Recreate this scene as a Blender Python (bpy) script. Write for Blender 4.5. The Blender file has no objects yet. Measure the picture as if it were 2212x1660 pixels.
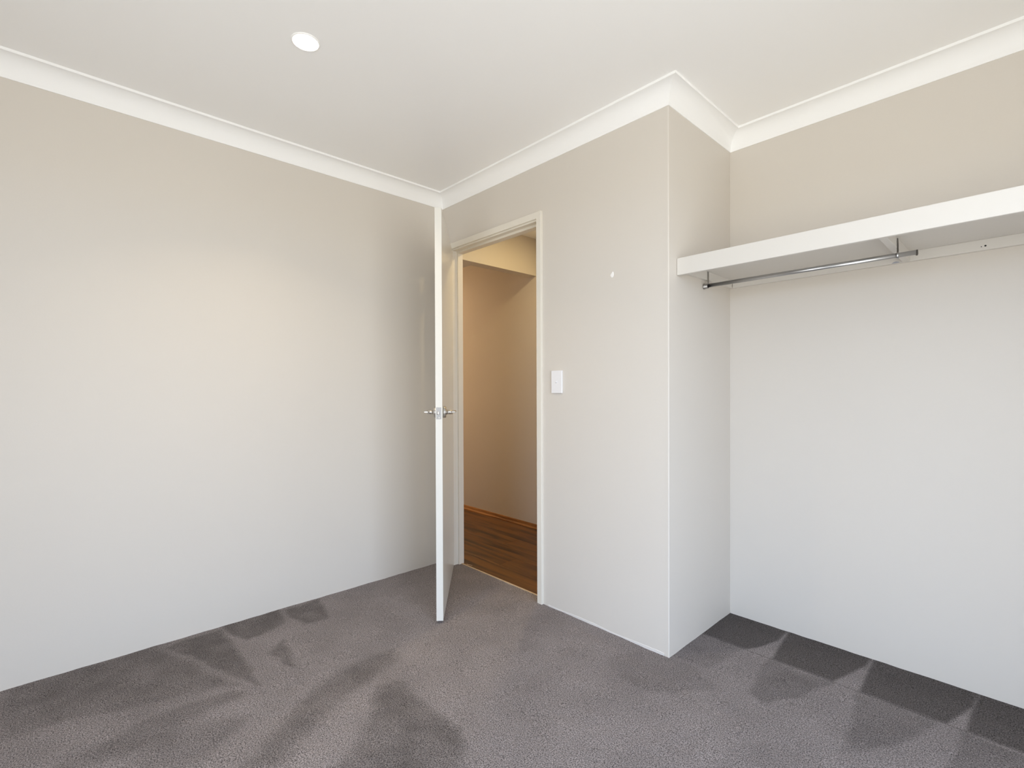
import bpy, bmesh, math, random
import numpy as np
from mathutils import Vector, Matrix

sc = bpy.context.scene
C = sc.collection
random.seed(4)

# ------------------------------------------------------------------ camera
F_PX, CY, YAW, PITCH, ROLL = 1058.047, 850.044, 0.8163698, -0.00755136, -0.00349727
CAM = Vector((2.728, -1.92915, 1.16))
fw = Vector((-math.sin(YAW) * math.cos(PITCH), math.cos(YAW) * math.cos(PITCH), math.sin(PITCH)))
rt = Vector((math.cos(YAW), math.sin(YAW), 0))
up = rt.cross(fw)
rt2 = rt * math.cos(ROLL) + up * math.sin(ROLL)
up2 = -rt * math.sin(ROLL) + up * math.cos(ROLL)
cd = bpy.data.cameras.new('camera')
cam = bpy.data.objects.new('camera', cd)
C.objects.link(cam)
m = Matrix((rt2, up2, -fw)).transposed().to_4x4()
m.translation = CAM
cam.matrix_world = m
cd.sensor_width = 36
cd.lens = F_PX / 2212 * 36
cd.shift_y = (CY - 830) / 2212
cd.clip_start = 0.02
sc.camera = cam

# ------------------------------------------------------------------ room numbers (metres)
ZB = 2.3728            # underside of the cornice
H = 2.458              # ceiling
B = 1.6575             # outer corner of the nib
R = 0.6215             # depth of the robe recess
XE = 3.55              # right (window) wall
YS = -3.1              # wall behind the camera
WY0, WY1, WZ0, WZ1 = -2.0, -0.5, 0.05, 2.12     # window opening in the right wall

SX0_, SX1_, SZ0, SZ1 = 1.6, 2.8, 0.05, 2.1 # glazed door added for daylight in the wall behind the camera
SKY = (5.15, 6.15, 7.7) # radiance above the horizon
GROUND = (5.0, 5.0, 4.75) # sunlit paving
LAMP = 3.8 # bedroom downlight, W
HALL = 5.8 # hall downlight, W
LED = 10.0                       # glow of the downlight lens
HALL2 = 26.0 # second hall downlight further left, W
# ------------------------------------------------------------------ world: overcast sky over pale paving
w = bpy.data.worlds.new('world')
sc.world = w
w.use_nodes = True
nt = w.node_tree
nt.nodes.clear()
tc = nt.nodes.new('ShaderNodeTexCoord')
sx = nt.nodes.new('ShaderNodeSeparateXYZ')
rp = nt.nodes.new('ShaderNodeValToRGB')
mr = nt.nodes.new('ShaderNodeMapRange')
mr.inputs['From Min'].default_value = -1
nt.links.new(tc.outputs['Generated'], sx.inputs[0])
nt.links.new(sx.outputs['Z'], mr.inputs['Value'])
nt.links.new(mr.outputs[0], rp.inputs[0])
e = rp.color_ramp.elements
e[0].position = 0.0
e[0].color = (*GROUND, 1)
e[1].position = 0.5
e[1].color = (*SKY, 1)
k = e.new(0.485)
k.color = (*GROUND, 1)
bg = nt.nodes.new('ShaderNodeBackground')
wo = nt.nodes.new('ShaderNodeOutputWorld')
bg.inputs['Strength'].default_value = 1.0
nt.links.new(rp.outputs[0], bg.inputs[0])
nt.links.new(bg.outputs[0], wo.inputs[0])


def area(name, loc, rot, sx_, sy_, power, color, portal=False, shape='RECTANGLE', spread=None):
    l = bpy.data.lights.new(name, 'AREA')
    l.shape = shape
    l.size = sx_
    if shape == 'RECTANGLE':
        l.size_y = sy_
    l.energy = power
    l.color = color
    if portal:
        l.cycles.is_portal = True
    if spread:
        l.spread = spread
    o = bpy.data.objects.new(name, l)
    o.location = loc
    o.rotation_euler = rot
    C.objects.link(o)
    return o


area('window_portal', (XE + 0.11, (WY0 + WY1) / 2, (WZ0 + WZ1) / 2), (0, math.radians(90), 0),
     WZ1 - WZ0, WY1 - WY0, 1, (1, 1, 1), portal=True)

SOUTH = True  # added glazed door, brightens the ceiling and the doorway wall
if SOUTH:
    area('added_door_portal', ((SX0_ + SX1_) / 2, YS - 0.11, (SZ0 + SZ1) / 2), (math.radians(90), 0, 0),
         SX1_ - SX0_, SZ1 - SZ0, 1, (1, 1, 1), portal=True)

sc.view_settings.view_transform = 'Standard'
sc.view_settings.look = 'None'
sc.view_settings.gamma = 1
sc.view_settings.use_curve_mapping = False
sc.view_settings.exposure = 0.18
sc.cycles.max_bounces = 16
sc.cycles.diffuse_bounces = 12
sc.cycles.glossy_bounces = 4
sc.cycles.caustics_reflective = False
sc.cycles.caustics_refractive = False
sc.cycles.sample_clamp_indirect = 80


# ------------------------------------------------------------------ helpers
def mat(name, col, rough=0.5, metal=0.0, bump=0.0, bscale=200.0, var=0.0, vscale=3.0, spec=0.5):
    mt = bpy.data.materials.new(name)
    mt.use_nodes = True
    n = mt.node_tree
    b = n.nodes['Principled BSDF']
    b.inputs['Base Color'].default_value = (*col, 1)
    b.inputs['Roughness'].default_value = rough
    b.inputs['Metallic'].default_value = metal
    b.inputs['Specular IOR Level'].default_value = spec
    t = n.nodes.new('ShaderNodeTexCoord')
    if var > 0:
        ns = n.nodes.new('ShaderNodeTexNoise')
        ns.inputs['Scale'].default_value = vscale
        ns.inputs['Detail'].default_value = 3
        mx = n.nodes.new('ShaderNodeMix')
        mx.data_type = 'RGBA'
        mx.inputs['A'].default_value = (*[c * (1 - var) for c in col], 1)
        mx.inputs['B'].default_value = (*[min(1, c * (1 + var)) for c in col], 1)
        n.links.new(t.outputs['Object'], ns.inputs['Vector'])
        n.links.new(ns.outputs['Fac'], mx.inputs['Factor'])
        n.links.new(mx.outputs['Result'], b.inputs['Base Color'])
    if bump > 0:
        n2 = n.nodes.new('ShaderNodeTexNoise')
        n2.inputs['Scale'].default_value = bscale
        n2.inputs['Detail'].default_value = 2
        bp = n.nodes.new('ShaderNodeBump')
        bp.inputs['Strength'].default_value = bump
        bp.inputs['Distance'].default_value = 0.001
        n.links.new(t.outputs['Object'], n2.inputs['Vector'])
        n.links.new(n2.outputs['Fac'], bp.inputs['Height'])
        n.links.new(bp.outputs[0], b.inputs['Normal'])
    return mt


M = {}
M['wall'] = mat('wall_paint', (0.66, 0.618, 0.562), 0.55, bump=0.12, bscale=160, var=0.012, vscale=2.2, spec=0.3)
M['ceil'] = mat('ceiling_paint', (0.93, 0.925, 0.915), 0.8, bump=0.05, bscale=120, spec=0.2)
M['cornice'] = mat('cornice_paint', (0.935, 0.935, 0.93), 0.6, spec=0.3)
M['gloss'] = mat('door_enamel', (0.74, 0.72, 0.665), 0.2, bump=0.04, bscale=60, spec=0.5)
M['frame'] = mat('frame_enamel', (0.76, 0.72, 0.64), 0.3, bump=0.03, bscale=60)
M['shelf'] = mat('shelf_enamel', (0.68, 0.652, 0.608), 0.4, bump=0.06, bscale=50)
M['white'] = mat('white_plastic', (0.84, 0.83, 0.84), 0.3)
M['chrome'] = mat('chrome', (0.50, 0.50, 0.50), 0.32, 1.0)
M['satin'] = mat('satin_nickel', (0.60, 0.57, 0.53), 0.28, 1.0, bump=0.05, bscale=400)
M['zinc'] = mat('zinc_plate', (0.36, 0.345, 0.33), 0.42, 1.0, var=0.15, vscale=120)
M['dark'] = mat('dark_hole', (0.012, 0.011, 0.010), 0.8)
M['darkmetal'] = mat('darkened_metal', (0.16, 0.15, 0.135), 0.4, 0.9)
M['filler'] = mat('white_filler', (0.88, 0.86, 0.84), 0.7)
M['smudge'] = mat('blue_grey_smudge', (0.36, 0.37, 0.42), 0.6)
M['alu'] = mat('window_aluminium', (0.75, 0.75, 0.74), 0.4)
M['strip'] = mat('threshold_pine', (0.62, 0.47, 0.31), 0.5, var=0.2, vscale=40)
M['caulk'] = mat('caulk_bead', (0.72, 0.69, 0.66), 0.5, var=0.05, vscale=30)


def wood(name, dark, mid, light, rough=0.35):
    mt = bpy.data.materials.new(name)
    mt.use_nodes = True
    n = mt.node_tree
    b = n.nodes['Principled BSDF']
    t = n.nodes.new('ShaderNodeTexCoord')
    oi = n.nodes.new('ShaderNodeObjectInfo')
    ad = n.nodes.new('ShaderNodeVectorMath')
    ad.operation = 'MULTIPLY_ADD'
    cb = n.nodes.new('ShaderNodeCombineXYZ')
    for i in range(3):
        n.links.new(oi.outputs['Random'], cb.inputs[i])
    ad.inputs[1].default_value = (37.0, 19.0, 11.0)
    n.links.new(cb.outputs[0], ad.inputs[0])
    n.links.new(t.outputs['Object'], ad.inputs[2])
    mp = n.nodes.new('ShaderNodeMapping')
    mp.inputs['Scale'].default_value = (1.3, 13.0, 8.0)
    n.links.new(ad.outputs[0], mp.inputs['Vector'])
    n1 = n.nodes.new('ShaderNodeTexNoise')
    n1.inputs['Scale'].default_value = 1.6
    n1.inputs['Detail'].default_value = 6
    n1.inputs['Distortion'].default_value = 0.6
    n.links.new(mp.outputs[0], n1.inputs['Vector'])
    mp2 = n.nodes.new('ShaderNodeMapping')
    mp2.inputs['Scale'].default_value = (6, 160, 60)
    n.links.new(ad.outputs[0], mp2.inputs['Vector'])
    n2 = n.nodes.new('ShaderNodeTexNoise')
    n2.inputs['Scale'].default_value = 1.5
    n2.inputs['Detail'].default_value = 3
    n.links.new(mp2.outputs[0], n2.inputs['Vector'])
    r = n.nodes.new('ShaderNodeValToRGB')
    r.color_ramp.elements[0].position = 0.34
    r.color_ramp.elements[0].color = (*dark, 1)
    r.color_ramp.elements[1].position = 0.70
    r.color_ramp.elements[1].color = (*light, 1)
    q = r.color_ramp.elements.new(0.50)
    q.color = (*mid, 1)
    mm = n.nodes.new('ShaderNodeMath')
    mm.operation = 'MULTIPLY_ADD'
    mm.inputs[1].default_value = 0.22
    mm.inputs[2].default_value = -0.11
    n.links.new(n2.outputs['Fac'], mm.inputs[0])
    m2 = n.nodes.new('ShaderNodeMath')
    n.links.new(n1.outputs['Fac'], m2.inputs[0])
    n.links.new(mm.outputs[0], m2.inputs[1])
    n.links.new(m2.outputs[0], r.inputs[0])
    n.links.new(r.outputs[0], b.inputs['Base Color'])
    b.inputs['Roughness'].default_value = rough
    return mt


M['plank'] = wood('hall_plank', (0.022, 0.008, 0.003), (0.105, 0.040, 0.007), (0.165, 0.067, 0.011), 0.36)
M['skirt'] = wood('hall_skirting', (0.20, 0.08, 0.02), (0.34, 0.15, 0.045), (0.44, 0.21, 0.07), 0.45)


def emis(name, col, s):
    mt = bpy.data.materials.new(name)
    mt.use_nodes = True
    b = mt.node_tree.nodes['Principled BSDF']
    b.inputs['Base Color'].default_value = (0.9, 0.9, 0.9, 1)
    b.inputs['Emission Color'].default_value = (*col, 1)
    b.inputs['Emission Strength'].default_value = s
    return mt


M['led'] = emis('led_diffuser', (1.0, 0.80, 0.58), LED)
M['led_hall'] = emis('led_diffuser_hall', (1.0, 0.62, 0.30), 6.0)


def glass():
    mt = bpy.data.materials.new('window_glass')
    mt.use_nodes = True
    n = mt.node_tree
    n.nodes.clear()
    o = n.nodes.new('ShaderNodeOutputMaterial')
    a = n.nodes.new('ShaderNodeBsdfTransparent')
    g = n.nodes.new('ShaderNodeBsdfGlossy')
    g.inputs['Roughness'].default_value = 0.0
    x = n.nodes.new('ShaderNodeMixShader')
    x.inputs[0].default_value = 0.06
    n.links.new(a.outputs[0], x.inputs[1])
    n.links.new(g.outputs[0], x.inputs[2])
    n.links.new(x.outputs[0], o.inputs[0])
    return mt


M['glass'] = glass()


def carpet():
    mt = bpy.data.materials.new('carpet')
    mt.use_nodes = True
    n = mt.node_tree
    b = n.nodes['Principled BSDF']
    b.inputs['Roughness'].default_value = 0.95
    b.inputs['Specular IOR Level'].default_value = 0.1
    t = n.nodes.new('ShaderNodeTexCoord')
    at = n.nodes.new('ShaderNodeAttribute')
    at.attribute_name = 'pile'
    base = n.nodes.new('ShaderNodeMix')
    base.data_type = 'RGBA'
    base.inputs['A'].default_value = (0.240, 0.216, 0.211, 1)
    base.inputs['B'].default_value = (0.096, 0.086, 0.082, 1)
    n.links.new(at.outputs['Fac'], base.inputs['Factor'])
    # tuft speckle
    n1 = n.nodes.new('ShaderNodeTexNoise')
    n1.inputs['Scale'].default_value = 250
    n1.inputs['Detail'].default_value = 2.5
    n1.inputs['Roughness'].default_value = 0.75
    n.links.new(t.outputs['Object'], n1.inputs['Vector'])
    r1 = n.nodes.new('ShaderNodeMapRange')
    r1.inputs['From Min'].default_value = 0.34
    r1.inputs['From Max'].default_value = 0.66
    r1.inputs['To Min'].default_value = 0.18
    r1.inputs['To Max'].default_value = 1.78
    n.links.new(n1.outputs['Fac'], r1.inputs['Value'])
    # hue drift between tufts
    n3 = n.nodes.new('ShaderNodeTexNoise')
    n3.inputs['Scale'].default_value = 120
    n.links.new(t.outputs['Object'], n3.inputs['Vector'])
    hv = n.nodes.new('ShaderNodeMix')
    hv.data_type = 'RGBA'
    hv.inputs['A'].default_value = (0.95, 1.0, 1.04, 1)
    hv.inputs['B'].default_value = (1.07, 1.0, 0.97, 1)
    n.links.new(n3.outputs['Fac'], hv.inputs['Factor'])
    # broad footfall variation
    n4 = n.nodes.new('ShaderNodeTexNoise')
    n4.inputs['Scale'].default_value = 4.5
    n4.inputs['Detail'].default_value = 5
    n.links.new(t.outputs['Object'], n4.inputs['Vector'])
    r4 = n.nodes.new('ShaderNodeMapRange')
    r4.inputs['From Min'].default_value = 0.3
    r4.inputs['From Max'].default_value = 0.7
    r4.inputs['To Min'].default_value = 0.90
    r4.inputs['To Max'].default_value = 1.08
    n.links.new(n4.outputs['Fac'], r4.inputs['Value'])
    mu = n.nodes.new('ShaderNodeMath')
    mu.operation = 'MULTIPLY'
    n.links.new(r1.outputs[0], mu.inputs[0])
    n.links.new(r4.outputs[0], mu.inputs[1])
    v1 = n.nodes.new('ShaderNodeVectorMath')
    v1.operation = 'MULTIPLY'
    n.links.new(base.outputs['Result'], v1.inputs[0])
    n.links.new(hv.outputs['Result'], v1.inputs[1])
    v2 = n.nodes.new('ShaderNodeVectorMath')
    v2.operation = 'SCALE'
    n.links.new(v1.outputs[0], v2.inputs[0])
    n.links.new(mu.outputs[0], v2.inputs['Scale'])
    n.links.new(v2.outputs[0], b.inputs['Base Color'])
    bp = n.nodes.new('ShaderNodeBump')
    bp.inputs['Strength'].default_value = 0.5
    bp.inputs['Distance'].default_value = 0.003
    n.links.new(n1.outputs['Fac'], bp.inputs['Height'])
    n.links.new(bp.outputs[0], b.inputs['Normal'])
    return mt


M['carpet'] = carpet()


def add_box(bm, lo, hi, bevel=0.0):
    vs = [bm.verts.new((x, y, z)) for x in (lo[0], hi[0]) for y in (lo[1], hi[1]) for z in (lo[2], hi[2])]
    fs = []
    for q in ((0, 1, 3, 2), (4, 6, 7, 5), (0, 4, 5, 1), (2, 3, 7, 6), (0, 2, 6, 4), (1, 5, 7, 3)):
        fs.append(bm.faces.new([vs[i] for i in q]))
    if bevel:
        es = list({ed for f in fs for ed in f.edges})
        bmesh.ops.bevel(bm, geom=es, offset=bevel, segments=2, affect='EDGES', profile=0.5)


def add_tube(bm, a, b, ra, rb=None, seg=20, cap=True):
    rb = ra if rb is None else rb
    a, b = Vector(a), Vector(b)
    d = (b - a).normalized()
    u = d.orthogonal().normalized()
    v = d.cross(u)
    ra_ = [bm.verts.new(a + (u * math.cos(t) + v * math.sin(t)) * ra) for t in [2 * math.pi * i / seg for i in range(seg)]]
    rb_ = [bm.verts.new(b + (u * math.cos(t) + v * math.sin(t)) * rb) for t in [2 * math.pi * i / seg for i in range(seg)]]
    for i in range(seg):
        f = bm.faces.new((ra_[i], ra_[(i + 1) % seg], rb_[(i + 1) % seg], rb_[i]))
        f.smooth = True
    if cap:
        bm.faces.new(ra_[::-1])
        bm.faces.new(rb_)


def add_prism(bm, pts, ax, t0, t1):
    """polygon pts in the two axes other than ax, extruded along ax"""
    def P(p, t):
        q = [p[0], p[1]]
        q.insert(ax, t)
        return q
    a = [bm.verts.new(P(p, t0)) for p in pts]
    b = [bm.verts.new(P(p, t1)) for p in pts]
    n = len(pts)
    bm.faces.new(a)
    bm.faces.new(b[::-1])
    for i in range(n):
        bm.faces.new((a[i], b[i], b[(i + 1) % n], a[(i + 1) % n]))


def obj(name, bm, mt, parent=None, loc=None):
    bmesh.ops.recalc_face_normals(bm, faces=bm.faces)
    me = bpy.data.meshes.new(name)
    bm.to_mesh(me)
    bm.free()
    me.materials.append(mt)
    o = bpy.data.objects.new(name, me)
    C.objects.link(o)
    if parent:
        o.parent = parent
        o.location = -parent.location
    if loc:
        o.location = loc
    return o


def thing(name, label=None, cat=None, loc=(0, 0, 0), kind=None):
    o = bpy.data.objects.new(name, None)
    o.empty_display_size = 0.05
    C.objects.link(o)
    o.location = loc
    tag(o, label, cat, kind)
    return o


def tag(o, label=None, cat=None, kind=None):
    if label:
        o['label'] = label
    if cat:
        o['category'] = cat
    if kind:
        o['kind'] = kind
    return o


def boxes(name, lst, mt, parent=None, label=None, bevel=0.0, kind=None, cat=None):
    bm = bmesh.new()
    for lo, hi in lst:
        add_box(bm, lo, hi, bevel)
    o = obj(name, bm, mt, parent)
    return tag(o, label, cat, kind)


S = 'structure'
T = 0.1
# ------------------------------------------------------------------ shell of the bedroom
boxes('wall_left', [((-T, YS - T, -0.05), (0, 0, H + 0.02))], M['wall'], kind=S, cat='wall',
      label='long pale beige wall left of the open door')
DX0, DX1, DZ = 0.082, 0.908, 2.108            # masonry opening of the doorway
wb = boxes('wall_back', [((-T, 0, -0.05), (DX0, 0.085, H + 0.02)), ((DX1, 0, -0.05), (B - 0.004, 0.085, H + 0.02)),
                         ((DX0, 0, DZ), (DX1, 0.085, H + 0.02))], M['wall'], kind=S, cat='wall',
           label='pale beige wall holding the doorway and the light switch')
boxes('wall_nib', [((B - 0.09, 0.004, -0.05), (B, R, H + 0.02))], M['wall'], kind=S, cat='wall',
      label='short side wall of the robe recess, left end of the shelf')
boxes('wall_recess', [((B - 0.09, R, -0.05), (XE + T, R + T, H + 0.02))], M['wall'], kind=S, cat='wall',
      label='pale wall at the back of the robe recess below and above the shelf')
boxes('wall_right', [((XE, YS - T, -0.05), (XE + T, WY0, H + 0.02)), ((XE, WY1, -0.05), (XE + T, R, H + 0.02)),
                     ((XE, WY0, -0.05), (XE + T, WY1, WZ0)), ((XE, WY0, WZ1), (XE + T, WY1, H + 0.02))],
      M['wall'], kind=S, cat='wall', label='window wall on the right, outside the picture')
boxes('wall_front', [((0, YS - T, -0.05), (SX0_, YS, H + 0.02)), ((SX1_, YS - T, -0.05), (XE, YS, H + 0.02)),
                     ((SX0_, YS - T, SZ1), (SX1_, YS, H + 0.02)), ((SX0_, YS - T, -0.05), (SX1_, YS, SZ0))] if SOUTH else
      [((0, YS - T, -0.05), (XE, YS, H + 0.02))], M['wall'], kind=S, cat='wall',
      label='wall behind the photographer')
bm = bmesh.new()
add_prism(bm, [(-T, YS - T), (XE + T, YS - T), (XE + T, R + T), (B - 0.09, R + T), (B - 0.09, 0.085), (-T, 0.085)], 2, H, H + 0.08)
tag(obj('ceiling', bm, M['ceil']), 'flat white plasterboard ceiling of the bedroom', 'ceiling', S)

# corner bead of the nib: a softly rounded vertical arris
bm = bmesh.new()
r_ = 0.0045
pts = [(B - 0.012, 0.0)] + [(B - r_ + r_ * math.sin(t), r_ - r_ * math.cos(t)) for t in [math.pi / 2 * i / 6 for i in range(7)]] + [(B, 0.012), (B - 0.012, 0.012)]
pts = [(x + 0.0006, y - 0.0006) if i not in (len(pts) - 1,) else (x, y) for i, (x, y) in enumerate(pts)]
add_prism(bm, pts, 2, -0.01, ZB + 0.01)
tag(obj('trim_1', bm, M['wall']), 'rounded plaster bead on the outer corner beside the recess', 'corner bead', S)

# cornices, one run per wall, mitred
prof = [(0, -0.0852), (0.0035, -0.0852), (0.0045, -0.081)]
for i in range(1, 11):
    t = math.pi / 2 * i / 10
    prof.append((0.0045 + 0.0585 * (1 - math.cos(t)), -0.081 + 0.0705 * math.sin(t)))
prof += [(0.0705, -0.0105), (0.0705, 0.0), (0, 0.0)]


def corner(i, d):
    return {0: (d, YS + d), 1: (d, -d), 2: (B + d, -d), 3: (B + d, R - d), 4: (XE - d, R - d), 5: (XE - d, YS + d)}[i]


names = ['white cove cornice along the top of the left wall', 'white cove cornice above the doorway wall',
         'short white cove cornice around the corner into the recess', 'white cove cornice above the recess shelf',
         'white cove cornice over the window wall', 'white cove cornice behind the photographer']
for i in range(6):
    bm = bmesh.new()
    a = [bm.verts.new((*corner(i, d), H + z)) for d, z in prof]
    b = [bm.verts.new((*corner((i + 1) % 6, d), H + z)) for d, z in prof]
    n = len(prof)
    for j in range(n):
        f = bm.faces.new((a[j], a[(j + 1) % n], b[(j + 1) % n], b[j]))
        f.smooth = 3 <= j <= 11
    tag(obj('trim_%d' % (i + 2), bm, M['cornice']), names[i], 'cornice', S)

# ------------------------------------------------------------------ carpet
POLY = {  # pile brushed away from the viewer reads dark: (outline on the floor, darkness, edge softness)
    'n1': ([(0.039, -1.575), (0.033, -1.334), (0.65, -1.335), (0.579, -1.375), (0.28, -1.486)], 0.62, 0.020),
    'n2': ([(0.0, -1.331), (0.0, -1.059), (0.177, -1.081), (0.232, -1.204), (0.232, -1.284), (0.125, -1.316)], 0.62, 0.02),
    'n3': ([(0.03, -1.054), (0.0, -0.848), (0.275, -0.905), (0.268, -1.034)], 0.62, 0.02),
    'n4': ([(0.339, -1.141), (0.635, -1.188), (0.559, -1.218), (0.414, -1.239)], 0.55, 0.02),
    'n5': ([(0.761, -0.817), (0.743, -0.92), (0.789, -1.144), (0.889, -1.287), (1.065, -1.515), (1.138, -1.437), (1.022, -1.256), (0.938, -1.097), (0.875, -0.86)], 0.50, 0.045),
    'n6': ([(0.971, -0.998), (1.0, -0.922), (1.227, -0.931), (1.399, -0.926), (1.6, -1.053), (1.311, -1.357), (1.207, -1.223), (1.117, -1.121)], 0.58, 0.035),
    'n9': ([(0.586, -1.715), (0.601, -1.43), (0.683, -1.386), (0.726, -1.602), (0.75, -1.899), (0.664, -1.99)], 0.45, 0.04),
    'n8': ([(-0.01, -2.095), (-0.01, -1.56), (0.039, -1.575), (0.273, -1.493), (0.593, -1.395), (0.536, -1.54), (0.466, -1.77), (0.37, -2.074)], 0.50, 0.04),
    'n10': ([(0.62, -1.929), (0.698, -1.597), (0.823, -1.393), (0.977, -1.608)], 0.35, 0.04),
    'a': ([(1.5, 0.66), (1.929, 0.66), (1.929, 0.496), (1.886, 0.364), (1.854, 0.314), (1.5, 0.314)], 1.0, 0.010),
    'b': ([(1.60, 0.31), (1.855, 0.31), (1.809, 0.046), (1.762, 0.02), (1.60, 0.015)], 0.33, 0.016),
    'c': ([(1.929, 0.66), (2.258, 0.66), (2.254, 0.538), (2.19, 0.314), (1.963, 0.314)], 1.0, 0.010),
    'd': ([(1.956, 0.31), (2.193, 0.31), (2.134, 0.12), (2.052, -0.044), (1.984, 0.004), (1.968, 0.141)], 0.46, 0.016),
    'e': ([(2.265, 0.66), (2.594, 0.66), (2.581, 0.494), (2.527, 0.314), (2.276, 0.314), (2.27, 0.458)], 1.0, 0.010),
    'f': ([(2.274, 0.31), (2.513, 0.31), (2.444, 0.111), (2.354, -0.073), (2.314, -0.115), (2.309, 0.083)], 0.42, 0.016),
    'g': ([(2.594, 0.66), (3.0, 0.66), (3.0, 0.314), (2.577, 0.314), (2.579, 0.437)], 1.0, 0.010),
    'h': ([(2.572, 0.31), (2.90, 0.31), (2.85, 0.208), (2.527, -0.074), (2.55, 0.134)], 0.45, 0.016),
    'i': ([(1.468, -0.186), (1.529, -0.011), (1.654, 0.01), (1.778, 0.012), (1.905, -0.058), (1.797, -0.214), (1.704, -0.291), (1.543, -0.258)], 0.26, 0.03),
    'j': ([(2.047, -0.367), (2.176, -0.171), (2.263, -0.197), (2.24, -0.377), (2.055, -0.572)], 0.22, 0.04),
    'k': ([(0.938, -0.174), (0.984, -0.049), (1.192, -0.365), (1.204, -0.463)], 0.16, 0.03),
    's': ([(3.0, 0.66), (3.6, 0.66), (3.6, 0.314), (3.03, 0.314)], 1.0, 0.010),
}
ST = 0.0075
gx = np.arange(-0.01, XE + 0.02, ST)
gy = np.arange(YS - 0.01, R + 0.01, ST)
X, Y = np.meshgrid(gx, gy, indexing='ij')
rng = np.random.default_rng(3)


def vnoise(scale):
    nx, ny = int(4 / scale) + 3, int(4.2 / scale) + 3
    g = rng.random((nx, ny)) * 2 - 1
    u = (X + 0.05) / scale
    v = (Y + 3.2) / scale
    i, j = u.astype(int), v.astype(int)
    fu, fv = u - i, v - j
    fu, fv = fu * fu * (3 - 2 * fu), fv * fv * (3 - 2 * fv)
    return g[i, j] * (1 - fu) * (1 - fv) + g[i + 1, j] * fu * (1 - fv) + g[i, j + 1] * (1 - fu) * fv + g[i + 1, j + 1] * fu * fv


wx = X + 0.012 * vnoise(0.09) + 0.006 * vnoise(0.03)
wy = Y + 0.012 * vnoise(0.09) + 0.006 * vnoise(0.03)


def sdist(poly, xs, ys):
    inside = np.zeros(xs.shape, bool)
    dmin = np.full(xs.shape, 9.0)
    n = len(poly)
    for i in range(n):
        x0, y0 = poly[i]
        x1, y1 = poly[(i + 1) % n]
        ex, ey = x1 - x0, y1 - y0
        t = np.clip(((xs - x0) * ex + (ys - y0) * ey) / (ex * ex + ey * ey + 1e-12), 0, 1)
        dmin = np.minimum(dmin, np.hypot(xs - x0 - t * ex, ys - y0 - t * ey))
        c = ((y0 > ys) != (y1 > ys)) & (xs < (x1 - x0) * (ys - y0) / ((y1 - y0) or 1e-9) + x0)
        inside ^= c
    return np.where(inside, dmin, -dmin)


pile = 0.10 + 0.07 * vnoise(0.35) + 0.06 * vnoise(0.12) + 0.16 * np.clip((0.75 - X) / 0.5, 0, 1) * np.clip((-1.25 - Y) / 0.3, 0, 1)
for kk, (poly, dk, soft) in POLY.items():
    tight = soft < 0.03
    dd = sdist(poly, X if kk in 'acegs' else wx, Y if kk in 'acegs' else wy)
    s = np.clip(dd / (2 * soft) + 0.5, 0, 1)
    s = s * s * (3 - 2 * s)
    mott = 1.0 if dk > 0.9 else 1.04 + 0.26 * vnoise(0.07) + 0.14 * vnoise(0.025)
    pile = np.maximum(pile, s * dk * mott + pile * 0.3 * s)
pile += np.where((np.abs(Y - 0.312) < 0.004) & (X > B), 0.45, 0.0)          # join line of the carpet
pile = np.clip(pile, 0, 1.1)
Z = 0.0012 * vnoise(0.05)
keep = np.zeros(X.shape, bool)
keep |= (Y < 0.052)
keep |= (X > B - 0.03)
nx_, ny_ = X.shape
idx = -np.ones(X.shape, int)
idx[keep] = np.arange(keep.sum())
q = np.stack([idx[:-1, :-1], idx[1:, :-1], idx[1:, 1:], idx[:-1, 1:]], -1).reshape(-1, 4)
q = q[(q >= 0).all(1)]
me = bpy.data.meshes.new('floor')
co = np.stack([X[keep], Y[keep], Z[keep]], -1)
me.from_pydata(co.tolist(), [], q.tolist())
at = me.attributes.new('pile', 'FLOAT', 'POINT')
at.data.foreach_set('value', pile[keep].astype(np.float32))
me.materials.append(M['carpet'])
me.update()
fl = bpy.data.objects.new('floor', me)
C.objects.link(fl)
tag(fl, 'charcoal grey cut pile carpet with vacuum marks', 'carpet', S)
boxes('floor_slab', [((-T, YS - T, -0.15), (XE + T, R + T, -0.05))], M['wall'], kind=S, cat='floor', label='concrete slab under the carpet')

# pale caulk line where the doorway wall meets the carpet
bm = bmesh.new()
x = 0.955
tops, bots = [], []
while x < B - 0.003:
    hgt = 0.006 + 0.0075 * (0.5 + 0.5 * math.sin(x * 17)) * (0.6 + 0.4 * random.random())
    tops.append((x, hgt))
    x += 0.02
for (xa, ha), (xb, hb) in zip(tops[:-1], tops[1:]):
    vs = [bm.verts.new(p) for p in ((xa, -0.0012, -0.005), (xb, -0.0012, -0.005), (xb, -0.0012, hb), (xa, -0.0012, ha),
                                    (xa, 0.001, ha + 0.002), (xb, 0.001, hb + 0.002))]
    bm.faces.new(vs[:4])
    bm.faces.new((vs[3], vs[2], vs[5], vs[4]))
bmesh.ops.remove_doubles(bm, verts=bm.verts, dist=1e-5)
o = obj('caulk_line', bm, M['caulk'], wb)
o['label'] = 'uneven pale caulk line above the carpet'

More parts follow.
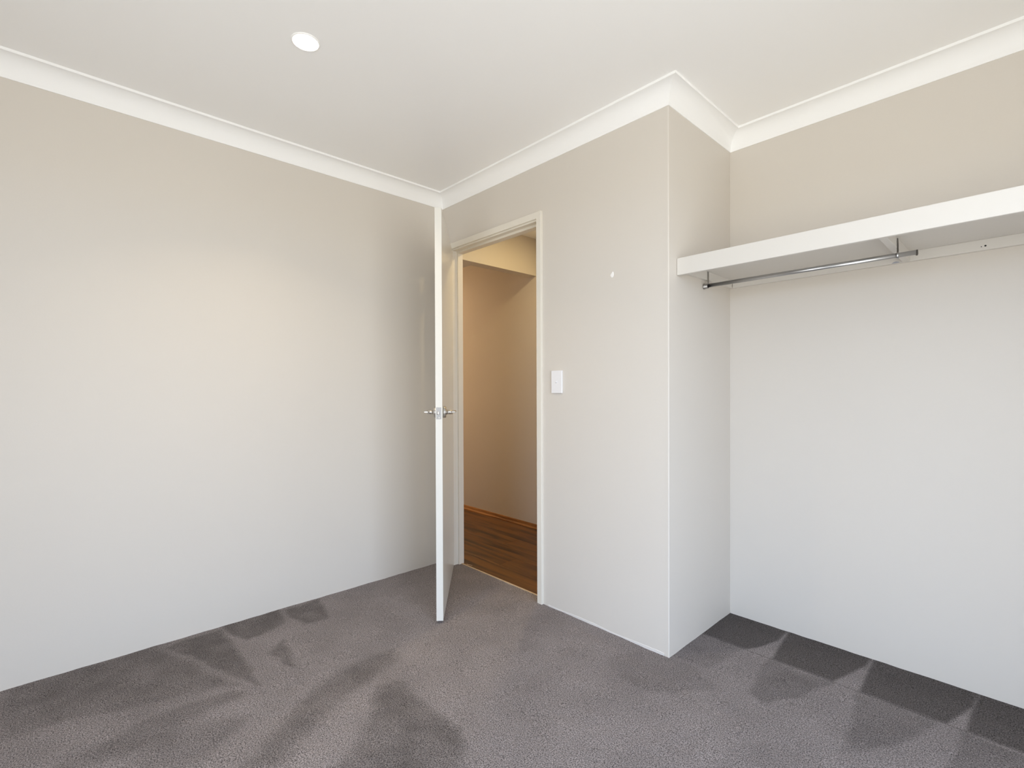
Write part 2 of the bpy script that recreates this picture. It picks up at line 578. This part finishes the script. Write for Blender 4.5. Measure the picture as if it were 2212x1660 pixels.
# ------------------------------------------------------------------ filler spots on the doorway wall
bm = bmesh.new()
sp = [(1.3565, 1.6985), (1.3625, 1.7065), (1.3685, 1.7135), (1.3735, 1.7145), (1.3765, 1.708), (1.377, 1.698), (1.3745, 1.690), (1.3685, 1.6855), (1.3645, 1.686), (1.360, 1.692)]
cx = sum(p[0] for p in sp) / len(sp)
cz = sum(p[1] for p in sp) / len(sp)
o1 = [bm.verts.new((px, 0.0002, pz)) for px, pz in sp]
o2 = [bm.verts.new((cx + (px - cx) * 0.86, -0.0012, cz + (pz - cz) * 0.86)) for px, pz in sp]
for i in range(len(sp)):
    bm.faces.new((o1[i], o1[(i + 1) % len(sp)], o2[(i + 1) % len(sp)], o2[i]))
bm.faces.new(o2)
o = obj('filler_patch', bm, M['filler'], wb)
o['label'] = 'small teardrop patch of bare white filler'

# ------------------------------------------------------------------ door frame (pressed metal, painted)
FX0, FX1, FZ = 0.105, 0.885, 2.083            # clear edges of the frame face
fr = thing('trim_8', 'cream painted metal door frame around the open doorway', 'door frame', (0.5, 0, 0), S)
# profile across the wall: (offset into the opening, y); outer side first
jp = [(-0.034, 0.001), (-0.034, -0.0135), (-0.0325, -0.015), (-0.0015, -0.015), (0, -0.0135), (0, -0.004), (0.006, -0.004), (0.006, 0.033),
      (0.019, 0.033), (0.019, 0.072), (0.006, 0.0725), (-0.022, 0.0725)]
bm = bmesh.new()
add_prism(bm, [(FX0 + d, y) for d, y in jp], 2, -0.004, FZ + 0.034)
j1 = obj('jamb', bm, M['frame'], fr)
bm = bmesh.new()
add_prism(bm, [(FX1 - d, y) for d, y in jp], 2, -0.004, FZ + 0.034)
j2 = obj('jamb', bm, M['frame'], fr)
bm = bmesh.new()
hp = [(0.037, 0.001), (0.037, -0.0143), (0.036, -0.0158), (0.0015, -0.0158), (0, -0.0143), (0, -0.004), (-0.009, -0.004), (-0.009, 0.030),
      (-0.022, 0.030), (-0.022, 0.0725), (0.022, 0.0725)]
a = [bm.verts.new((FX0 - d * 0.92, y, FZ + d)) for d, y in hp]
b = [bm.verts.new((FX1 + d * 0.92, y, FZ + d)) for d, y in hp]
n = len(hp)
bm.faces.new(a)
bm.faces.new(b[::-1])
for i in range(n):
    bm.faces.new((a[i], b[i], b[(i + 1) % n], a[(i + 1) % n]))
obj('head', bm, M['frame'], fr)
tag(j1, 'jamb on the hinge side')
tag(j2, 'jamb beside the light switch')

tag(boxes('trim_9', [((FX0 - 0.01, 0.050, -0.012), (FX1 + 0.01, 0.0585, 0.0035))], M['strip']),
    'thin pale timber strip between carpet and hall planks', 'threshold', S)

# ------------------------------------------------------------------ door leaf, open about 44 degrees
HC = Vector((0.122, -0.008, 0))          # hall-side corner at the hinge
FC = Vector((0.726, -0.521, 0))          # hall-side corner at the free edge
dl = (FC - HC)
W = dl.length
dl.normalize()
dn = Vector((-dl.y, dl.x, 0))            # points to the hall side
if dn.y < 0:
    dn = -dn
ang = math.atan2(dl.y, dl.x)
door = thing('door_1', 'white flush door standing half open into the bedroom', 'door', (HC.x, HC.y, 0.0), S)
door.rotation_euler = (0, 0, ang)
# local frame: x along the leaf, y towards the hall side, thickness below y=0
TH = 0.034
ZL0, ZL1 = 0.012, 2.060


def dobj(name, bm, mt, parent=None):
    bmesh.ops.recalc_face_normals(bm, faces=bm.faces)
    me = bpy.data.meshes.new(name)
    bm.to_mesh(me)
    bm.free()
    me.materials.append(mt)
    o = bpy.data.objects.new(name, me)
    C.objects.link(o)
    o.parent = parent or door
    return o


bm = bmesh.new()
add_box(bm, (0, -TH, ZL0), (W, 0, ZL1), 0.0012)
dobj('leaf', bm, M['gloss'])
ZH = 1.047
bm = bmesh.new()
add_box(bm, (W - 0.001, -TH / 2 - 0.0125, ZH - 0.032), (W + 0.0012, -TH / 2 + 0.0115, ZH + 0.026), 0.0006)
lp = dobj('latch_plate', bm, M['zinc'])
lp['label'] = 'dull metal latch plate on the door edge'
bm = bmesh.new()
add_box(bm, (W, -TH / 2 - 0.008, ZH - 0.011), (W + 0.0085, -TH / 2 + 0.001, ZH + 0.0065), 0.0022)
dobj('latch_bolt', bm, M['satin'], lp)
for dz in (-0.0255, 0.019):
    bm = bmesh.new()
    add_tube(bm, (W, -TH / 2 + 0.001, ZH + dz), (W + 0.0022, -TH / 2 + 0.001, ZH + dz), 0.0042, 0.0034, 16)
    dobj('screw', bm, M['satin'] if dz < 0 else M['zinc'], lp)
XH = W - 0.060
for side in (1, -1):
    y0 = 0.0 if side == 1 else -TH
    bm = bmesh.new()
    add_tube(bm, (XH, y0 + side * 0.014, ZH), (XH, y0 + side * 0.046, ZH), 0.0112, 0.0098, 24)
    # lever bar running back along the leaf, tapering and flattening to its tip
    secs = []
    for i in range(13):
        t = i / 12
        xx = XH + 0.010 - 0.135 * t
        yy = y0 + side * (0.052 - 0.004 * t)
        hh = 0.0078 * (1 - 0.2 * t)
        dd = 0.0125 * (1 - 0.25 * t)
        if i in (0, 12):
            hh, dd = hh * 0.7, dd * 0.8
        secs.append([bm.verts.new((xx, yy + dd * math.cos(a_), ZH + 0.001 + hh * 0.62 * math.sin(a_))) for a_ in [2 * math.pi * k_ / 16 for k_ in range(16)]])
    for s0, s1 in zip(secs[:-1], secs[1:]):
        for k_ in range(16):
            f = bm.faces.new((s0[k_], s0[(k_ + 1) % 16], s1[(k_ + 1) % 16], s1[k_]))
            f.smooth = True
    bm.faces.new(secs[0][::-1])
    bm.faces.new(secs[-1])
    hd = dobj('handle', bm, M['satin'])
    hd['label'] = 'satin metal lever handle facing the hall' if side == 1 else 'satin metal lever handle facing the bedroom'
    bm = bmesh.new()
    add_tube(bm, (XH, y0, ZH), (XH, y0 + side * 0.010, ZH), 0.029, 0.029, 40)
    add_tube(bm, (XH, y0 + side * 0.010, ZH), (XH, y0 + side * 0.013, ZH), 0.029, 0.026, 40)
    add_tube(bm, (XH, y0 + side * 0.012, ZH), (XH, y0 + side * 0.016, ZH), 0.013, 0.012, 24)
    dobj('rose', bm, M['satin'], hd)
for hz in (0.22, 1.85):
    bm = bmesh.new()
    add_tube(bm, (-0.004, -TH - 0.004, hz - 0.05), (-0.004, -TH - 0.004, hz + 0.05), 0.006, 0.006, 16)
    add_box(bm, (-0.004, -TH - 0.001, hz - 0.05), (-0.0005, -0.006, hz + 0.05))
    dobj('hinge', bm, M['zinc'])

# ------------------------------------------------------------------ light switch
sw = thing('light_switch', 'white wall switch with one small round button right of the doorway', 'switch', (1.0245, 0, 1.14))
bm = bmesh.new()
add_box(bm, (0.989, -0.0105, 1.1405), (1.060, 0.0, 1.2585), 0.0016)
obj('plate', bm, M['white'], sw)
bm = bmesh.new()
add_tube(bm, (1.0245, -0.0105, 1.1985), (1.0245, -0.0135, 1.1985), 0.0062, 0.0055, 24)
add_tube(bm, (1.0245, -0.0135, 1.1985), (1.0245, -0.0155, 1.1985), 0.0055, 0.0030, 24)
obj('button', bm, M['white'], sw)

# ------------------------------------------------------------------ downlight
LX, LY = 0.869, -1.230
dlg = thing('downlight', 'small round glowing downlight in the bedroom ceiling', 'ceiling light', (LX, LY, H - 0.004))
bm = bmesh.new()
seg = 48
rings = []
for r0, z0 in ((0.0505, 0.0), (0.0505, -0.0015), (0.048, -0.0035), (0.0455, -0.0035), (0.0455, 0.0)):
    rings.append([bm.verts.new((LX + r0 * math.cos(2 * math.pi * i / seg), LY + r0 * math.sin(2 * math.pi * i / seg), H + z0)) for i in range(seg)])
for s0, s1 in zip(rings[:-1], rings[1:]):
    for i in range(seg):
        f = bm.faces.new((s0[i], s0[(i + 1) % seg], s1[(i + 1) % seg], s1[i]))
        f.smooth = True
obj('trim_ring', bm, M['ceil'], dlg)
bm = bmesh.new()
for i in range(5):
    a0, a1 = math.pi / 2 * i / 5, math.pi / 2 * (i + 1) / 5
    add_tube(bm, (LX, LY, H - 0.0005 - 0.006 * math.sin(a0)), (LX, LY, H - 0.0005 - 0.006 * math.sin(a1)), 0.0453 * math.cos(a0), max(0.0004, 0.0453 * math.cos(a1)), 48, cap=(i == 4))
obj('diffuser', bm, M['led'], dlg)
area('downlight_lamp', (LX, LY, H - 0.009), (0, 0, 0), 0.085, 0.085, LAMP, (1.0, 0.80, 0.52), shape='DISK', spread=math.radians(115))

# ------------------------------------------------------------------ robe shelf
SX0, SX1 = B, XE
sh = thing('robe_shelf', 'long white painted shelf across the top of the robe recess', 'shelf', (B, R, 1.66))
YF = 0.068
boxes('board', [((SX0 + 0.001, YF + 0.017, 1.7135), (SX1, R, 1.7305))], M['shelf'], sh)
bm = bmesh.new()
add_box(bm, (SX0 + 0.001, YF, 1.6575), (SX1, YF + 0.018, 1.7315), 0.0022)
obj('fascia', bm, M['shelf'], sh)
boxes('back_cleat', [((SX0 + 0.02, R - 0.018, 1.6735), (SX1, R, 1.7135))], M['shelf'], sh, bevel=0.001)
boxes('side_cleat', [((SX0, YF + 0.018, 1.6735), (SX0 + 0.018, R, 1.7135))], M['shelf'], sh, bevel=0.001)
bt = boxes('support_batten', [((2.362, YF + 0.018, 1.6735), (2.3855, R - 0.018, 1.7135))], M['shelf'], sh, bevel=0.001)
# nail / screw holes in the back cleat
for hx, hz, hr in ((2.594, 1.6875, 0.0017), (2.605, 1.6888, 0.0032)):
    bm = bmesh.new()
    add_tube(bm, (hx, R - 0.018, hz), (hx, R - 0.0187, hz), hr, hr * 0.9, 16)
    o = obj('screw_hole', bm, M['dark'], sh)
    o['label'] = 'dark empty screw hole in the back cleat'
bm = bmesh.new()
add_prism(bm, [(2.325, 1.6745), (2.353, 1.6745), (2.348, 1.679), (2.340, 1.6815), (2.333, 1.680)], 1, R - 0.0184, R - 0.0178)
o = obj('smudge', bm, M['smudge'], sh)
o['label'] = 'blue grey smudge on the back cleat'

# ------------------------------------------------------------------ hanging rail
YR, ZR = 0.330, 1.6465
hr_ = thing('hanging_rail', 'chrome clothes rail hung under the left half of the shelf', 'clothes rail', (B + 0.02, YR, ZR))
bm = bmesh.new()
seg = 24
ra, rb = 0.0062, 0.0088
pr = [(ra * math.cos(2 * math.pi * i / seg), rb * math.sin(2 * math.pi * i / seg)) for i in range(seg)]
xa, xb = SX0 + 0.0195, 2.440
va = [bm.verts.new((xa, YR + a_, ZR + b_)) for a_, b_ in pr]
vb = [bm.verts.new((xb, YR + a_, ZR + b_)) for a_, b_ in pr]
vi = [bm.verts.new((xb, YR + a_ * 0.8, ZR + b_ * 0.85)) for a_, b_ in pr]
vj = [bm.verts.new((xb - 0.03, YR + a_ * 0.8, ZR + b_ * 0.85)) for a_, b_ in pr]
for i in range(seg):
    k_ = (i + 1) % seg
    for p0, p1 in ((va, vb), (vb, vi), (vi, vj)):
        f = bm.faces.new((p0[i], p0[k_], p1[k_], p1[i]))
        f.smooth = p0 is not vb
bm.faces.new(vj)
bm.faces.new(va)
obj('rail', bm, M['chrome'], hr_)
bm = bmesh.new()
add_prism(bm, [(YR - 0.002, ZR - 0.012), (YR + 0.011, ZR - 0.004), (YR + 0.009, ZR + 0.004), (YR + 0.004, ZR + 0.0095), (YR + 0.001, ZR + 0.0095)], 0, xb - 0.001, xb + 0.0045)
o = obj('end_clip', bm, M['darkmetal'], hr_)
o['label'] = 'dark bent clip at the open end'
# end bracket on the side cleat: strap, socket ring
bm = bmesh.new()
add_box(bm, (SX0 + 0.0182, YR - 0.0055, ZR - 0.004), (SX0 + 0.0200, YR + 0.0085, 1.7125), 0.0004)
br = obj('end_bracket', bm, M['zinc'], hr_)
bm = bmesh.new()
seg = 28
prev = None
loops = []
for xx, rr in ((SX0 + 0.0020, 0.0135), (SX0 + 0.0055, 0.0135), (SX0 + 0.0065, 0.0112), (SX0 + 0.0215, 0.0112), (SX0 + 0.0215, 0.0094), (SX0 + 0.0025, 0.0094)):
    loops.append([bm.verts.new((xx, YR - 0.004 + rr * 0.92 * math.cos(2 * math.pi * i / seg), ZR - 0.002 + rr * math.sin(2 * math.pi * i / seg))) for i in range(seg)])
for s0, s1 in zip(loops[:-1], loops[1:]):
    for i in range(seg):
        f = bm.faces.new((s0[i], s0[(i + 1) % seg], s1[(i + 1) % seg], s1[i]))
        f.smooth = True
bm.faces.new(loops[-1])
obj('socket', bm, M['zinc'], hr_)
bm = bmesh.new()
add_tube(bm, (SX0 + 0.0195, YR + 0.002, 1.702), (SX0 + 0.0225, YR + 0.002, 1.702), 0.0032, 0.0022, 16)
obj('screw', bm, M['satin'], br)
# mid hanger: twisted strap screwed to the batten, loop round the rail
bm = bmesh.new()
XB = 2.3856
prev = None
for i in range(9):
    t = i / 8
    z = 1.7085 - t * (1.7085 - (ZR + 0.009))
    an = math.radians(8 + 60 * t)
    hw = 0.0065 if t < 0.6 else 0.0055
    c = Vector((XB + 0.0016, YR - 0.001, z))
    u = Vector((math.sin(an) * 0.4, math.cos(an), 0)) * hw
    th = Vector((0.0007, 0, 0))
    cur = [bm.verts.new(c + u + th), bm.verts.new(c - u + th), bm.verts.new(c - u - th), bm.verts.new(c + u - th)]
    if prev:
        for k_ in range(4):
            bm.faces.new((prev[k_], prev[(k_ + 1) % 4], cur[(k_ + 1) % 4], cur[k_]))
    else:
        bm.faces.new(cur)
    prev = cur
bm.faces.new(prev[::-1])
hb = obj('hanger_strap', bm, M['darkmetal'], hr_)
bm = bmesh.new()
seg = 24
lo_ = []
for xx, s_ in ((XB + 0.000, 1.0), (XB + 0.000, 1.25), (XB + 0.0045, 1.25), (XB + 0.0045, 1.0)):
    lo_.append([bm.verts.new((xx, YR + ra * 1.12 * s_ * math.cos(2 * math.pi * i / seg), ZR + rb * 1.08 * s_ * math.sin(2 * math.pi * i / seg))) for i in range(seg)])
for k_ in range(4):
    s0, s1 = lo_[k_], lo_[(k_ + 1) % 4]
    for i in range(seg):
        bm.faces.new((s0[i], s0[(i + 1) % seg], s1[(i + 1) % seg], s1[i]))
obj('hanger_loop', bm, M['chrome'], hr_)
bm = bmesh.new()
add_tube(bm, (XB, YR, 1.694), (XB + 0.006, YR, 1.694), 0.0042, 0.003, 16)
obj('screw', bm, M['darkmetal'], hb)

# ------------------------------------------------------------------ hall beyond the doorway
HX0, HX1, HY1, HZ = -3.4, B - 0.09, 1.0, 2.404
boxes('wall_hall', [((HX0, HY1, -0.05), (HX1, HY1 + T, HZ + 0.1))], M['wall'], kind=S, cat='wall',
      label='shadowy beige hall wall seen through the doorway')
boxes('wall_hall_end', [((HX0 - T, 0.0, -0.05), (HX0, HY1 + T, HZ + 0.1)), ((HX0, 0.0, -0.05), (-T, 0.085, HZ + 0.1)),
                        ((HX1, R + T, -0.05), (HX1 + T, HY1 + T, HZ + 0.1))], M['wall'], kind=S, cat='wall',
      label='end walls closing the hall out of view')
boxes('ceiling_hall', [((HX0 - T, 0.085, HZ), (HX1, HY1 + T, HZ + 0.06))], M['ceil'], kind=S, cat='ceiling',
      label='hall ceiling glimpsed above the bulkhead')
bm = bmesh.new()
add_prism(bm, [(-0.093, 0.085), (-0.093, HY1), (-0.185, HY1), (-0.185, 0.385), (-0.9, 0.385), (-0.9, 0.085)], 2, 2.100, HZ)
tag(obj('trim_10', bm, M['wall']), 'plastered bulkhead crossing the hall above the doorway view', 'bulkhead', S)
# scotia skirting
bm = bmesh.new()
add_prism(bm, [(HY1, -0.002), (HY1, 0.038), (HY1 - 0.005, 0.038), (HY1 - 0.008, 0.030), (HY1 - 0.011, 0.016), (HY1 - 0.018, 0.005), (HY1 - 0.018, -0.002)], 0, HX0, HX1)
tag(obj('baseboard_hall', bm, M['skirt']), 'honey coloured timber bead along the foot of the hall wall', 'skirting', S)
# planks
hf = thing('floor_hall', 'dark brown timber plank floor in the hall', 'floor', (0, 0.06, 0), S)
pw = 0.158
row = 0
y = 0.0590
while y < HY1 - 0.012:
    y2 = min(y + pw, HY1 - 0.012)
    x = -3.5 + [0.0, 0.55, -0.35, 0.25, -0.6, 0.4][row % 6] - 0.4
    while x < HX1:
        xa_, xb_ = max(x, HX0 + 0.01), min(x + 1.22, HX1 - 0.002)
        if xb_ - xa_ > 0.03:
            bm = bmesh.new()
            add_box(bm, (xa_, y + 0.0003, -0.012), (xb_ - 0.0006, y2 - 0.0003, 0.0), 0.0009)
            obj('plank', bm, M['plank'], hf)
        x += 1.22
    y = y2
    row += 1
boxes('subfloor', [((HX0, 0.0585, -0.05), (HX1, HY1, -0.0125))], M['dark'], hf)
bm = bmesh.new()
add_prism(bm, [(0.155, 0.0700), (0.170, 0.0712), (0.200, 0.0815), (0.199, 0.0835), (0.168, 0.0738), (0.155, 0.0725)], 2, 0.0, 0.0016)
tag(obj('wood_splinter', bm, M['strip']), 'tiny pale wood splinter lying on the hall planks beside the threshold', 'splinter')
# hall downlight (out of view above the door head)
HLX, HLY = 0.52, 0.56
hl = thing('hall_downlight', 'round warm downlight in the hall ceiling, hidden by the door head', 'ceiling light', (HLX, HLY, HZ - 0.004))
bm = bmesh.new()
add_tube(bm, (HLX, HLY, HZ - 0.0005), (HLX, HLY, HZ - 0.0030), 0.0455, 0.0445, 32)
obj('diffuser', bm, M['led_hall'], hl)
area('hall_lamp_far', (-2.55, 0.52, HZ - 0.006), (0, 0, 0), 0.085, 0.085, HALL2, (1.0, 0.70, 0.40), shape='DISK')
area('hall_lamp', (HLX, HLY, HZ - 0.006), (0, 0, 0), 0.085, 0.085, HALL, (1.0, 0.76, 0.38), shape='DISK')

# ------------------------------------------------------------------ window (right wall, outside the frame, source of daylight)
wi = thing('window_1', 'wide aluminium sliding window, outside the picture', 'window', (XE + 0.05, (WY0 + WY1) / 2, WZ0), S)
fw_ = 0.035
fl_ = []
x0_, x1_ = XE + 0.03, XE + 0.075
fl_ += [((x0_, WY0, WZ0), (x1_, WY1, WZ0 + fw_)), ((x0_, WY0, WZ1 - fw_), (x1_, WY1, WZ1)),
        ((x0_, WY0, WZ0 + fw_), (x1_, WY0 + fw_, WZ1 - fw_)), ((x0_, WY1 - fw_, WZ0 + fw_), (x1_, WY1, WZ1 - fw_)),
        ((x0_, (WY0 + WY1) / 2 - fw_ / 2, WZ0 + fw_), (x1_, (WY0 + WY1) / 2 + fw_ / 2, WZ1 - fw_))]
boxes('window_frame', fl_, M['alu'], wi)
mid = (WY0 + WY1) / 2
boxes('pane', [((XE + 0.05, WY0 + fw_, WZ0 + fw_), (XE + 0.054, mid - fw_ / 2, WZ1 - fw_))], M['glass'], wi)
boxes('pane', [((XE + 0.05, mid + fw_ / 2, WZ0 + fw_), (XE + 0.054, WY1 - fw_, WZ1 - fw_))], M['glass'], wi)

# ------------------------------------------------------------------ unseen glazed sliding door, added for more daylight (wall behind the camera)
gd = thing('window_added_2', 'tall glazed sliding door added for daylight, unseen behind the photographer', 'window', ((SX0_ + SX1_) / 2, YS - 0.05, SZ0), S)
ya, yb = YS - 0.075, YS - 0.03
mx_ = (SX0_ + SX1_) / 2
boxes('window_frame', [((SX0_, ya, SZ0), (SX1_, yb, SZ0 + fw_)), ((SX0_, ya, SZ1 - fw_), (SX1_, yb, SZ1)),
                       ((SX0_, ya, SZ0 + fw_), (SX0_ + fw_, yb, SZ1 - fw_)), ((SX1_ - fw_, ya, SZ0 + fw_), (SX1_, yb, SZ1 - fw_)),
                       ((mx_ - fw_ / 2, ya, SZ0 + fw_), (mx_ + fw_ / 2, yb, SZ1 - fw_))], M['alu'], gd)
boxes('pane', [((SX0_ + fw_, YS - 0.054, SZ0 + fw_), (mx_ - fw_ / 2, YS - 0.05, SZ1 - fw_))], M['glass'], gd)
boxes('pane', [((mx_ + fw_ / 2, YS - 0.054, SZ0 + fw_), (SX1_ - fw_, YS - 0.05, SZ1 - fw_))], M['glass'], gd)
